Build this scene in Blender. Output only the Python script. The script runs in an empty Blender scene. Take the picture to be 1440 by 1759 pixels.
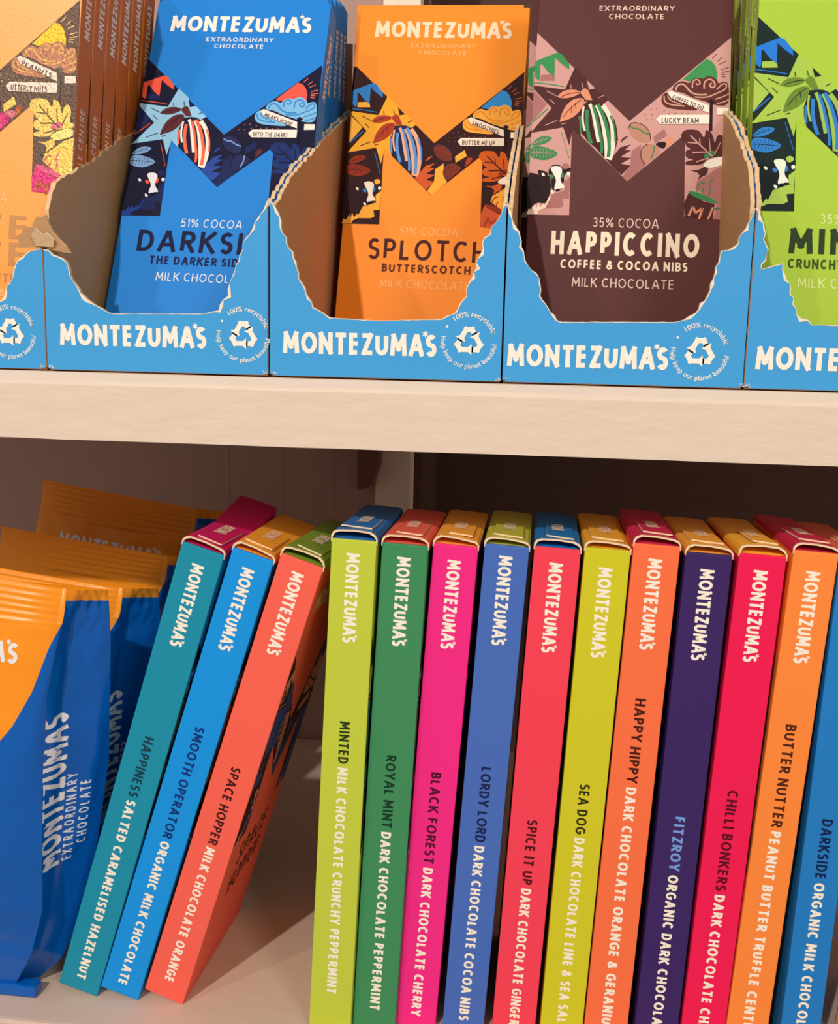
import bpy, bmesh, math, random
from mathutils import Vector, Matrix, noise
from mathutils.geometry import tessellate_polygon, delaunay_2d_cdt
from mathutils.bvhtree import BVHTree

# ------------------------------------------------------------------ camera, light, exposure
MM = 0.001                                   # everything below is written in millimetres
C = bpy.context.scene.collection
scene = bpy.context.scene
R = math.radians

YAW, PITCH, ROLL = 0.1114, 0.16663, 0.02283
cam_data = bpy.data.cameras.new('camera')
cam_data.sensor_fit = 'HORIZONTAL'; cam_data.sensor_width = 36.0
cam_data.lens = 36.0 * 1809.6 / 1440.0
cam_data.clip_start = 0.01; cam_data.clip_end = 20
camera = bpy.data.objects.new('camera', cam_data); C.objects.link(camera)
fw = Vector((-math.sin(YAW)*math.cos(PITCH), math.cos(YAW)*math.cos(PITCH), -math.sin(PITCH)))
rt = fw.cross(Vector((0, 0, 1))).normalized(); up = rt.cross(fw)
rt2 = rt*math.cos(ROLL) + up*math.sin(ROLL); up2 = up*math.cos(ROLL) - rt*math.sin(ROLL)
m3 = Matrix((rt2, up2, -fw)).transposed()
camera.matrix_world = Matrix.Translation(Vector((0, -355.05, 15.68))*MM) @ m3.to_4x4()
scene.camera = camera

world = bpy.data.worlds.new('shop'); scene.world = world; world.use_nodes = True
bg = world.node_tree.nodes['Background']
bg.inputs[0].default_value = (1.0, 0.91, 0.83, 1); bg.inputs[1].default_value = 0.33

def spot(name, direction, dist, watts, radius, col, target=(-30, 40, -90)):
    d = Vector(direction).normalized()
    l = bpy.data.lights.new(name, 'SPOT'); l.energy = watts; l.color = col
    l.shadow_soft_size = radius; l.spot_size = R(50); l.spot_blend = 0.5
    o = bpy.data.objects.new(name, l); C.objects.link(o)
    o.location = Vector(target)*MM - d*dist
    o.rotation_euler = d.to_track_quat('-Z', 'Y').to_euler()
    return o
spot('ceiling_spotlight', (0.36, 1.3, -1.0), 1.7, 60, 0.018, (1.0, 0.93, 0.85))
spot('ceiling_spotlight', (0.85, 1.25, -1.0), 1.8, 16, 0.030, (1.0, 0.93, 0.85))
spot('ceiling_spotlight', (-0.75, 1.25, -0.75), 1.8, 34, 0.22, (1.0, 0.93, 0.85))

vs = scene.view_settings
vs.view_transform = 'Standard'; vs.look = 'None'; vs.gamma = 1.0; vs.use_curve_mapping = False
vs.exposure = -0.06

# ------------------------------------------------------------------ materials
def lin(c):
    c = c/255.0
    return c/12.92 if c <= 0.04045 else ((c+0.055)/1.055)**2.4
_mats = {}
def mat(name, rgb, rough=0.5, spec=0.35, metal=0.0, grain=0.0, grain_scale=400, vary=0.0, stretch=None, coat=0.0):
    if name in _mats: return _mats[name]
    m = bpy.data.materials.new(name); m.use_nodes = True
    nt = m.node_tree; b = nt.nodes['Principled BSDF']
    col = (lin(rgb[0]), lin(rgb[1]), lin(rgb[2]), 1)
    b.inputs['Base Color'].default_value = col
    b.inputs['Roughness'].default_value = rough
    b.inputs['Specular IOR Level'].default_value = spec
    b.inputs['Metallic'].default_value = metal
    b.inputs['Coat Weight'].default_value = coat
    if grain or vary:
        tc = nt.nodes.new('ShaderNodeTexCoord'); mp = nt.nodes.new('ShaderNodeMapping')
        nt.links.new(tc.outputs['Object'], mp.inputs['Vector'])
        if stretch: mp.inputs['Scale'].default_value = stretch
        n = nt.nodes.new('ShaderNodeTexNoise'); n.inputs['Scale'].default_value = grain_scale
        n.inputs['Detail'].default_value = 5
        nt.links.new(mp.outputs[0], n.inputs['Vector'])
        if grain:
            bp = nt.nodes.new('ShaderNodeBump'); bp.inputs['Strength'].default_value = grain
            bp.inputs['Distance'].default_value = 0.0006
            nt.links.new(n.outputs['Fac'], bp.inputs['Height']); nt.links.new(bp.outputs[0], b.inputs['Normal'])
        if vary:
            mx = nt.nodes.new('ShaderNodeMix'); mx.data_type = 'RGBA'
            mx.inputs[6].default_value = tuple(v*(1-vary) for v in col[:3]) + (1,)
            mx.inputs[7].default_value = tuple(min(1, v*(1+vary)) for v in col[:3]) + (1,)
            nt.links.new(n.outputs['Fac'], mx.inputs[0]); nt.links.new(mx.outputs[2], b.inputs['Base Color'])
    _mats[name] = m
    return m

def card(rgb):                                # printed carton board
    return mat('printed_card_%02x%02x%02x' % tuple(rgb), rgb, 0.5, 0.18, grain=0.06, grain_scale=900)
def ink(rgb):
    return mat('ink_%02x%02x%02x' % tuple(rgb), rgb, 0.6, 0.12)

CREAM = (250, 236, 214)

# ------------------------------------------------------------------ mesh collecting
class MB:
    def __init__(s): s.v = []; s.f = []; s.mi = []; s.mats = []; s.sm = []
    def slot(s, m):
        if m not in s.mats: s.mats.append(m)
        return s.mats.index(m)
    def add(s, verts, faces, m, smooth=False):
        o = len(s.v); k = s.slot(m)
        s.v += [Vector(p) for p in verts]
        for f in faces: s.f.append([o+i for i in f]); s.mi.append(k); s.sm.append(smooth)
    def bm(s, b, m, smooth=False):
        b.verts.ensure_lookup_table(); b.verts.index_update()
        s.add([v.co.copy() for v in b.verts], [[v.index for v in f.verts] for f in b.faces], m, smooth)
    def box(s, lo, hi, m, bev=0.0, seg=2):
        b = bmesh.new(); bmesh.ops.create_cube(b, size=1)
        for v in b.verts: v.co = Vector([lo[i] + (v.co[i]+.5)*(hi[i]-lo[i]) for i in range(3)])
        if bev: bmesh.ops.bevel(b, geom=b.edges[:], offset=bev, segments=seg, affect='EDGES', profile=0.6)
        s.bm(b, m); b.free()
    def slab(s, pts, fr, th, mf, mb=None, me=None):
        """2-D outline extruded by th against the frame's normal."""
        pts = [Vector((p[0], p[1], 0)) for p in pts]; n = len(pts)
        tris = tessellate_polygon([pts])
        a = sum(pts[i].x*pts[(i+1) % n].y - pts[(i+1) % n].x*pts[i].y for i in range(n))
        def ori(t):
            p, q, r = (pts[i] for i in t)
            return t if (q-p).cross(r-p).z > 0 else (t[0], t[2], t[1])
        tris = [ori(t) for t in tris]
        top = [fr(p.x, p.y, 0) for p in pts]; bot = [fr(p.x, p.y, -th) for p in pts]
        s.add(top, tris, mf); s.add(bot, [t[::-1] for t in tris], mb or mf)
        q = []
        for i in range(n):
            j = (i+1) % n
            q.append((i, i+n, j+n, j) if a > 0 else (j, j+n, i+n, i))
        s.add(top+bot, q, me or mf)
    def flat(s, pts, fr, lift, m):
        pts = [Vector((p[0], p[1], 0)) for p in pts]
        tris = []
        for t in tessellate_polygon([pts]):
            p, q, r = (pts[i] for i in t)
            tris.append(t if (q-p).cross(r-p).z > 0 else (t[0], t[2], t[1]))
        s.add([fr(p.x, p.y, lift) for p in pts], tris, m)
    def glyphs(s, vf, fr, lift, m):
        s.add([fr(p[0], p[1], lift) for p in vf[0]], vf[1], m)
    def build(s, name, parent=None, auto=None):
        me = bpy.data.meshes.new(name)
        me.from_pydata([tuple(p*MM) for p in s.v], [], s.f)
        for m in s.mats: me.materials.append(m)
        me.polygons.foreach_set('material_index', s.mi)
        me.polygons.foreach_set('use_smooth', s.sm)
        me.update()
        o = bpy.data.objects.new(name, me); C.objects.link(o)
        if parent: o.parent = parent
        return o

def frame(O, u, v, n):
    O, u, v, n = Vector(O), Vector(u), Vector(v), Vector(n)
    return lambda a, b, c=0.0: O + u*a + v*b + n*c

def thing(name, label, cat, loc=(0, 0, 0), group=None, rot=None):
    o = bpy.data.objects.new(name, None); C.objects.link(o)
    o.empty_display_size = 0.01
    o.location = Vector(loc)*MM
    if rot: o.rotation_euler = rot
    tag(o, label, cat, group)
    return o
def tag(o, label, cat, group=None):
    o['label'] = label; o['category'] = cat
    if group: o['group'] = group
    return o
def structure(o): o['kind'] = 'structure'; return o
def copy_tree(root, loc, label=None, group=None, rot=None):
    r = root.copy(); C.objects.link(r); r.location = Vector(loc)*MM
    if rot is not None: r.rotation_euler = rot
    if label: r['label'] = label
    if group: r['group'] = group
    for ch in [c for c in bpy.data.objects if c.parent == root]:
        c = ch.copy(); C.objects.link(c); c.parent = r
        for g in [x for x in bpy.data.objects if x.parent == ch]:
            d = g.copy(); C.objects.link(d); d.parent = c
    return r

# ------------------------------------------------------------------ hand-drawn stroke capitals
def arc(cx, cy, rx, ry, a0, a1, n=10):
    return [(cx+rx*math.cos(R(a0+(a1-a0)*i/n)), cy+ry*math.sin(R(a0+(a1-a0)*i/n))) for i in range(n+1)]
def S_curve():
    return arc(.5, .755, .46, .245, 35, 90, 4) + arc(.5, .755, .5, .245, 90, 235, 8)[1:] + \
           arc(.5, .25, .5, .27, 55, -90, 9) + arc(.5, .25, .5, .25, -90, -150, 4)[1:]
G = {   # name: (relative width, strokes in a unit box)
 'A': (.78, [[(0, 0), (.44, 1)], [(1, 0), (.56, 1)], [(.2, .3), (.8, .3)]]),
 'B': (.62, [[(0, 0), (0, 1)], [(0, 1), (.45, 1)] + arc(.45, .76, .45, .24, 90, -90, 7)[1:] + [(0, .52)], [(0, .52), (.5, .52)] + arc(.5, .26, .5, .26, 90, -90, 7)[1:] + [(0, 0)]]),
 'C': (.72, [arc(.55, .5, .55, .5, 48, 312, 16)]),
 'D': (.7, [[(0, 0), (0, 1), (.35, 1)] + arc(.4, .5, .6, .5, 85, -85, 10) + [(.35, 0), (0, 0)]]),
 'E': (.56, [[(1, 1), (0, 1), (0, 0), (1, 0)], [(0, .52), (.88, .52)]]),
 'F': (.54, [[(1, 1), (0, 1), (0, 0)], [(0, .5), (.88, .5)]]),
 'G': (.76, [arc(.55, .5, .55, .5, 48, 340, 16) + [(1.02, .46), (.62, .46)]]),
 'H': (.7, [[(0, 0), (0, 1)], [(1, 0), (1, 1)], [(0, .5), (1, .5)]]),
 'I': (.0, [[(0, 0), (0, 1)]]),
 'J': (.45, [[(1, 1), (1, .3)] + arc(.5, .28, .5, .28, 0, -170, 8)]),
 'K': (.68, [[(0, 0), (0, 1)], [(.95, 1), (.08, .45)], [(.3, .6), (1, 0)]]),
 'L': (.52, [[(0, 1), (0, 0), (1, 0)]]),
 'M': (.86, [[(0, 0), (.08, 1)], [(.08, 1), (.5, .28)], [(.5, .28), (.92, 1)], [(.92, 1), (1, 0)]]),
 'N': (.72, [[(0, 0), (0, 1)], [(0, 1), (1, 0)], [(1, 0), (1, 1)]]),
 'O': (.84, [arc(.5, .5, .5, .5, 0, 360, 24)]),
 'P': (.58, [[(0, 0), (0, 1), (.5, 1)] + arc(.5, .73, .5, .27, 90, -90, 8)[1:] + [(0, .46)]]),
 'R': (.62, [[(0, 0), (0, 1), (.5, 1)] + arc(.5, .74, .5, .26, 90, -90, 8)[1:] + [(0, .48)], [(.45, .48), (1, 0)]]),
 'S': (.56, [S_curve()]),
 'T': (.64, [[(.5, 0), (.5, 1)], [(0, 1), (1, 1)]]),
 'U': (.68, [[(0, 1), (0, .36)] + arc(.5, .36, .5, .36, 180, 360, 10)[1:] + [(1, 1)]]),
 'V': (.74, [[(0, 1), (.5, 0)], [(.5, 0), (1, 1)]]),
 'X': (.7, [[(0, 0), (1, 1)], [(0, 1), (1, 0)]]),
 'Y': (.7, [[(0, 1), (.5, .45)], [(1, 1), (.5, .45)], [(.5, .48), (.5, 0)]]),
 'Z': (.62, [[(0, 1), (1, 1)], [(.95, 1), (.05, 0)], [(0, 0), (1, 0)]]),
 '&': (.74, [[(1, .0), (.25, .72)] + arc(.45, .82, .24, .18, 205, -25, 9) + [(.2, .45)] + arc(.38, .25, .38, .25, 130, 330, 9) + [(.95, .5)]]),
 '%': (.95, [arc(.18, .78, .18, .2, 0, 360, 10), arc(.82, .22, .18, .2, 0, 360, 10), [(.15, 0), (.85, 1)]]),
 '0': (.58, [arc(.5, .5, .5, .5, 0, 360, 20)]),
 '1': (.25, [[(0, .78), (1, 1), (1, 0)]]),
 '3': (.55, [arc(.45, .76, .45, .24, 150, -85, 9), arc(.45, .27, .5, .27, 85, -150, 9)]),
 '5': (.55, [[(.95, 1), (.15, 1), (.05, .52)] + arc(.45, .32, .52, .32, 130, -145, 10)]),
 '!': (.0, [[(0, .3), (0, 1)], [(0, 0), (0, .12)]]),
 "'": (.0, [[(0, .72), (0, 1)]]),
}
def thick(path, w):
    """stroke outline as quads with mitred joints"""
    P = [Vector(p) for p in path]; closed = (P[0]-P[-1]).length < 1e-5
    if closed: P = P[:-1]
    n = len(P); vs_ = []; fs = []
    for i in range(n):
        a = P[(i-1) % n] if (closed or i > 0) else None
        b = P[(i+1) % n] if (closed or i < n-1) else None
        d1 = (P[i]-a).normalized() if a is not None else None
        d2 = (b-P[i]).normalized() if b is not None else None
        if d1 is None: d1 = d2
        if d2 is None: d2 = d1
        n1 = Vector((-d1.y, d1.x)); n2 = Vector((-d2.y, d2.x)); m = n1+n2
        if m.length < 1e-4: m = n1
        m.normalize(); k = 1/max(0.45, m.dot(n1))
        vs_ += [P[i]+m*(w*k), P[i]-m*(w*k)]
    for i in range(n if closed else n-1):
        j = (i+1) % n
        fs.append((2*i, 2*i+1, 2*j+1, 2*j))
    return vs_, fs
def solid(path, w):
    """the same stroke as separate convex pieces, safe to merge"""
    P = [Vector(p) for p in path]; closed = (P[0]-P[-1]).length < 1e-5
    if closed: P = P[:-1]
    n = len(P); V = []; F = []; m = n if closed else n-1
    D = [(P[(i+1) % n]-P[i]).normalized() for i in range(m)]
    def put(*q):
        o = len(V); q = list(q)
        if sum(q[i].x*q[(i+1) % len(q)].y-q[(i+1) % len(q)].x*q[i].y for i in range(len(q))) < 0: q.reverse()
        V.extend(q); F.append(tuple(range(o, o+len(q))))
    for i in range(m):
        a, b, d = P[i], P[(i+1) % n], D[i]; nn = Vector((-d.y, d.x))*w
        e0 = e1 = 0.0
        for k, end in ((i-1, 0), (i+1, 1)):
            if closed or 0 <= k < m:
                if D[k % m].dot(d) < .6:
                    if end: e1 = w
                    else: e0 = w
        put(a-d*e0+nn, a-d*e0-nn, b+d*e1-nn, b+d*e1+nn)
        k = (i+1) % m
        if (closed or i < m-1) and D[k].dot(d) > .6:
            n2 = Vector((-D[k].y, D[k].x))*w; c = b
            if (nn-n2).length > 1e-4:
                mi = (nn+n2).normalized()*w/max(.6, (nn+n2).normalized().dot(nn)/w)
                put(c, c+nn, c+mi, c+n2); put(c, c-nn, c-mi, c-n2)
    return V, F
def union(V, F):
    """merge overlapping strokes of one glyph into clean, non-overlapping faces"""
    if len(F) < 2: return V, F
    r = delaunay_2d_cdt([Vector((p[0], p[1])) for p in V], [], [list(f) for f in F], 0, 1e-5)
    return list(r[0]), [tuple(f) for f, o in zip(r[2], r[5]) if o]
def lettering(text, height, weight=.1, width=1.0, gap=.16, slant=0.0, fit=None):
    """capitals, baseline at v=0, starting at u=0; returns (verts, faces, length)"""
    V = []; F = []; x = 0.0; h = height; hw = weight*h/2
    for ch in text:
        if ch == ' ': x += .36*h*width; continue
        if ch == '*':                                   # the star used for the apostrophe
            x -= gap*h*.62; o = len(V); c = Vector((x + .02*h, h*1.02))
            pts = [c + Vector((math.cos(R(30*i+90)), math.sin(R(30*i+90))))*(h*(.17 if i % 2 == 0 else .075)) for i in range(12)]
            V += [c] + pts; F += [(o, o+1+i, o+1+(i+1) % 12) for i in range(12)]
            x += gap*h*.5; continue
        w, strokes = G[ch]; w = w*h*width
        gV, gF = [], []
        for st in strokes:
            pts = [(x+hw+px*max(0, w-2*hw if w else 0), hw+py*(h-2*hw)) for px, py in st]
            pts = [Vector(p) for p in pts]
            # square the free ends of straight strokes off at cap height and baseline
            if len(pts) == 2:
                d = (pts[1]-pts[0]).normalized()
                if abs(d.y) > .25: pts[0] -= d*(hw/abs(d.y)*.98); pts[1] += d*(hw/abs(d.y)*.98)
                elif st[0][1] in (0, 1, .5, .52, .3): pts[0] -= d*hw*.6; pts[1] += d*hw*.6
            vv, ff = solid(pts, hw); o = len(gV)
            gV += vv; gF += [tuple(o+i for i in f) for f in ff]
        gV, gF = union(gV, gF); o = len(V)
        V += gV; F += [tuple(o+i for i in f) for f in gF]
        x += (w if w else 2*hw) + gap*h*width
    L = x - gap*h*width
    if fit: k = fit/L; V = [Vector((p[0]*k, p[1])) for p in V]; L = fit
    if slant: V = [Vector((p[0]+slant*p[1], p[1])) for p in V]
    return V, F, L
BRAND = "MONTEZUMA*S"
def brand(length, height, weight=.2):
    return lettering(BRAND, height, weight, .92, .1, fit=length)
def smooth(pts, n=2):
    p = [Vector(q) for q in pts]
    for _ in range(n): p = [x for a, b in zip(p, p[1:]+p[:1]) for x in (a.lerp(b, .25), a.lerp(b, .75))]
    return p
def place(vf, u, v, align=0.0, rot=0.0):
    c, s_ = math.cos(R(rot)), math.sin(R(rot)); k = vf[2]*align
    return [Vector((u+(p[0]-k)*c-p[1]*s_, v+(p[0]-k)*s_+p[1]*c)) for p in vf[0]], vf[1]

def font_glyphs(text, size, bold=0.0):
    cu = bpy.data.curves.new('lettering', 'FONT'); cu.body = text; cu.size = size; cu.offset = bold
    cu.fill_mode = 'FRONT'; cu.resolution_u = 3
    o = bpy.data.objects.new('lettering', cu); C.objects.link(o)
    dg = bpy.context.evaluated_depsgraph_get(); me = bpy.data.meshes.new_from_object(o.evaluated_get(dg))
    vf = [Vector((v.co.x, v.co.y)) for v in me.vertices], [tuple(p.vertices) for p in me.polygons]
    bpy.data.objects.remove(o); bpy.data.curves.remove(cu); bpy.data.meshes.remove(me)
    return vf
ART = [(-37.3,133.8),(-0.1,99.2),(36.6,132.3),(38.6,61.5),(22.3,62.5),(21.2,94.5),(0.2,75.7),(-21.9,96.5),(-21.2,62.0),(-37.5,61.8)]
FILLS = [   # ink, height, rounding, outline (mm from the foot of the bar, centre line)
 ('star',0.1,0,[(-22.1,120),(-17.5,116),(-16.2,111.4),(-13.6,111.9),(-10.5,108.9),(-8.6,107.3),(-10.6,105.7),(-14.7,106.9),(-17.8,106.6),(-19.6,100.2),(-18.3,92.9),(-21.6,96),(-22.6,89.3),(-25.3,96.4),(-37.7,94),(-37.4,94.5),(-30.1,103.9),(-37.5,111.5),(-37.5,112.8),(-25.5,111.3)]),
 ('pink2',0.12,0,[(-35,117),(-29.9,117.3),(-29.4,114.8),(-35.1,114.7)]),
 ('flag',0.16,0,[(-37.5,122.4),(-29.1,126),(-27.5,125.4),(-24.3,121.5),(-24.2,119.3),(-27.3,121.5),(-29.9,123.9),(-29.8,116.2),(-32.4,118.3),(-35,121.5),(-35.5,120.8),(-35.3,116),(-35.7,114.7),(-37.2,116)]),
 ('pink2',0.1,0,[(-37.5,110.8),(-32,105.5),(-37.4,98.3)]),
 ('pod',0.16,2,[(-17.5,106.6),(-14.7,106.9),(-12.2,106.7),(-9.7,104.8),(-7,101.6),(-5,97.9),(-4,90.9),(-4.1,92.7),(-4.8,88.1),(-6.7,83.5),(-7.8,83.5),(-10,85.7),(-12.2,88.4),(-15.4,90.7),(-17.4,93.5),(-19,94.5),(-19.7,100.5)]),
 ('leaf',0.28,2,[(-28.3,108.3),(-28.3,108.3),(-26.7,110.3),(-24,111.3),(-21.1,111.2),(-19.1,110.2),(-21,108.8),(-24.1,107.8),(-26.9,107.8)]),
 ('leaf',0.3,2,[(-26.8,98.3),(-26.8,98.3),(-26.2,101.7),(-24.6,105.2),(-21.6,107.8),(-17.7,108),(-17.9,105.3),(-19.7,102.1),(-22.4,99.8)]),
 ('leaf',0.32,0,[(-19.3,110.7),(-17.8,111.9),(-16.5,111.1),(-14.7,107.1),(-17.2,107.2),(-19.4,109.8)]),
 ('pink2',0.1,0,[(9.3,93.3),(13.2,96.4),(14.4,93.7),(9.8,90.6)]),
 ('pink2',0.1,0,[(1.2,87.4),(4.7,90.2),(5,84.5),(6.8,81.9),(0.5,75.7),(-1.6,77.5),(1.1,82.1)]),
 ('spike',0.14,0,[(-7.4,83.1),(-5,86.2),(-3,88.9),(0.9,90.1),(-1.4,87.8),(1,87.8),(-2.8,85.1),(1.3,84.8),(-2.6,82.5),(1.1,81.8),(-2,78.1),(-4.1,79.8)]),
 ('spike',0.14,2,[(-3.4,90.4),(-2.4,92.7),(0.1,93.5),(-1.6,92)]),
 ('bean',0.18,2,[(-0.4,96.2),(0.1,98.1),(2.1,98.8),(5.4,97.8),(7.8,95.1),(8.3,91.7),(6.9,90.8),(3.9,91.3),(1.2,93.1)]),
 ('bean',0.18,2,[(4.7,86.8),(5.5,89.4),(7.6,90.4),(9.8,90.2),(12.9,88),(10.1,85.3),(6.8,82.1),(5.2,84.1)]),
 ('leaf',0.16,2,[(15.1,93.4),(17.4,92.6),(15.7,90.3),(13.6,88.4),(14.1,91.5)]),
 ('cow',0.2,2,[(9.8,90.4),(12,91.4),(14.5,91.1),(13.6,88.4),(11.7,89.1)]),
 ('sun',0.12,0,[(19.2,115.8),(27.5,123.8),(29.5,123.2),(31.1,121.3),(32.1,118.2),(32,115.3),(21.4,115.1)]),
 ('cloud',0.16,2,[(15.5,111),(15.7,112.9),(17.5,114.7),(19.6,115.2),(21.7,114),(23.2,116.2),(25.6,116.5),(26.8,115.9),(28.3,117.2),(30.7,116.9),(32.3,115.3),(32.6,114.1),(34.7,115.3),(36.5,114.4),(37.1,105.9),(32.4,105.6),(27.8,107.4),(23.2,108.6),(19.2,110.8)]),
 ('cloud',0.16,2,[(11.4,107.2),(11.9,109.7),(13.7,111),(15.7,107.9),(19.7,106.4),(27.4,103.5),(15.8,104.1),(12.8,105)]),
 ('post',0.32,0,[(29,107.1),(30.2,108.1),(31.7,107.1),(30.9,106.5),(31.2,95.8),(30,95.8),(29.8,106.5)]),
 ('sign',0.28,0,[(13.7,110.4),(14.9,111.2),(29.4,105.7),(29.7,102.7),(15.3,108.2)]),
 ('sign',0.28,0,[(9.9,100.1),(11.4,101.7),(29.9,102.1),(30,98.5),(11.4,98.2)]),
 ('sign',0.28,0,[(32.5,104.8),(36.8,104.8),(36.9,102.3),(32.6,102.1)]),
 ('monst',0.12,1,[(19.3,93.4),(20.5,96.1),(24.8,96.3),(26.7,95.6),(28.3,92.8),(28.7,95.1),(28.5,96.2),(30.7,95.7),(31.9,92.9),(32.3,90.6),(33.2,94.4),(35,94.4),(35.9,91.8),(35.3,88),(37.1,88.1),(37.4,86.2),(32.6,85.7),(29.7,84.9),(28.4,82.7),(21.9,82.2),(21.8,84),(25.4,84.5),(21.7,85.2),(21.6,88.2),(23.7,88.6),(21.7,89.7),(21.4,91.2)]),
 ('monst',0.14,1,[(22.9,80.7),(26.3,80.4),(28.4,81.5),(30.4,82.3),(30.2,78.9),(28.2,78.1),(26.7,76.4),(27.5,79.3)]),
 ('mono',0.18,2,[(28.2,86.4),(31.7,88.7),(33.3,86.5),(31.5,86.1),(29,84.9)]),
 ('pink2',0.1,0,[(29,77.8),(33.5,81.3),(37.4,82.8),(37.8,61.5),(33.2,61.6),(34.1,67.8),(25.9,73.6),(26.5,76.2)]),
 ('hand',0.24,2,[(27.9,82.1),(29.8,84.2),(32.6,85.4),(37.2,86.2),(37.4,83.2),(33.5,82),(31.3,81.2)]),
 ('spike',0.14,0,[(23.5,71.7),(29.4,68.4),(33.4,67.6),(33,61.6),(22.5,62.3),(22,67.5)]),
 ('mono',0.2,2,[(23.1,72.4),(25.3,72.3),(30.4,70.7),(34.5,68.3),(34.5,67.6),(29.4,68.6),(24.6,70.6)]),
 ('mono',0.14,2,[(-37.3,89.6),(-35.7,91.4),(-33.5,92.8),(-30.7,92.8),(-29,92.1),(-31.1,90.2),(-34.3,89.1),(-37.3,89.1)]),
 ('mono',0.14,2,[(-37.5,88.1),(-35.5,89),(-31.8,88.5),(-28.5,87.4),(-26.4,85.9),(-29,84.1),(-32.2,83.2),(-35.2,83.8),(-37.4,84.5)]),
 ('pink2',0.1,0,[(-30.4,64.5),(-28.7,69.6),(-24.1,71.5),(-21.7,71.8),(-21.5,68.5),(-24.2,68.2),(-23.5,65.4),(-25.2,64.6)]),
 ('pink2',0.1,0,[(-23.8,75.1),(-21.4,77.1),(-21.6,71.6),(-23.4,71.8)]),
 ('cow',0.18,1,[(-38.1,78.3),(-35.2,78.1),(-33.6,77.4),(-29.9,78),(-28.7,74),(-28.8,70.4),(-30.3,66.6),(-31.3,66.3),(-33.3,66.7),(-35,65.7),(-37.1,63.1),(-37.5,61.8)]),
 ('cow',0.2,2,[(-34.4,79.4),(-32.5,79.2),(-30.5,78.7),(-29.9,77.2),(-31.9,76.8),(-33.6,77.2)]),
 ('pink2',0.2,2,[(-24.9,81.9),(-23.2,82.4),(-21.9,81.2),(-22.8,79.9),(-24.1,79.6),(-24.9,80.9)]),
 ('cow',0.22,1,[(-30.2,78.5),(-29.6,80.5),(-28.4,81.5),(-26.7,81.7),(-25.1,80.9),(-24.1,79.6),(-21.6,80.7),(-21.4,79.2),(-23,78.6),(-24,77.6),(-23.8,74.6),(-24.8,74),(-27.2,73),(-27.3,71.4),(-28.6,72.2),(-28.8,75.5)]),
 ('face',0.26,2,[(-29.4,80.3),(-28.4,81),(-26.4,81.1),(-25.1,80.4),(-24.7,79.1),(-25.3,76.8),(-25.1,75),(-23.7,73.3),(-23.5,72.3),(-25.2,72.5),(-26.1,71.3),(-27.4,71.7),(-27.4,73.2),(-26.8,75),(-27.4,76.8),(-28.5,78.5)]),
 ('face',0.26,2,[(-29,71.8),(-27.6,71.2),(-27.4,70.2),(-28.5,70.1)]),
 ('face',0.26,1,[(-32.8,78.2),(-31.6,78.2),(-31.2,76.9),(-32.4,77.1)]),
 ('face',0.26,1,[(-23,78.9),(-21.7,78.9),(-21.6,77.4),(-22.9,77.4)]),
 ('eye',0.3,2,[(-29.9,77.2),(-28.7,78),(-27.6,76.5),(-28.6,75.7)]),
 ('eye',0.3,2,[(-25.2,78.1),(-24.3,78.9),(-23.9,76.8),(-25.1,76.1)]),
 ('cow',0.3,2,[(-26.9,72),(-25.6,72.2),(-24.9,71.9),(-26,71.1),(-26.9,71.1)]),
 ('hay',0.24,0,[(-37.5,61.8),(-36.9,64.1),(-35.9,63.4),(-34.5,66.2),(-33.9,64.4),(-33.3,66.7),(-32.4,64.7),(-31.1,66.5),(-30.7,65.5),(-28.8,70.1),(-28.7,68.4),(-30.4,64.5),(-33.1,63.2),(-33.3,61.9)]),
]
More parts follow.
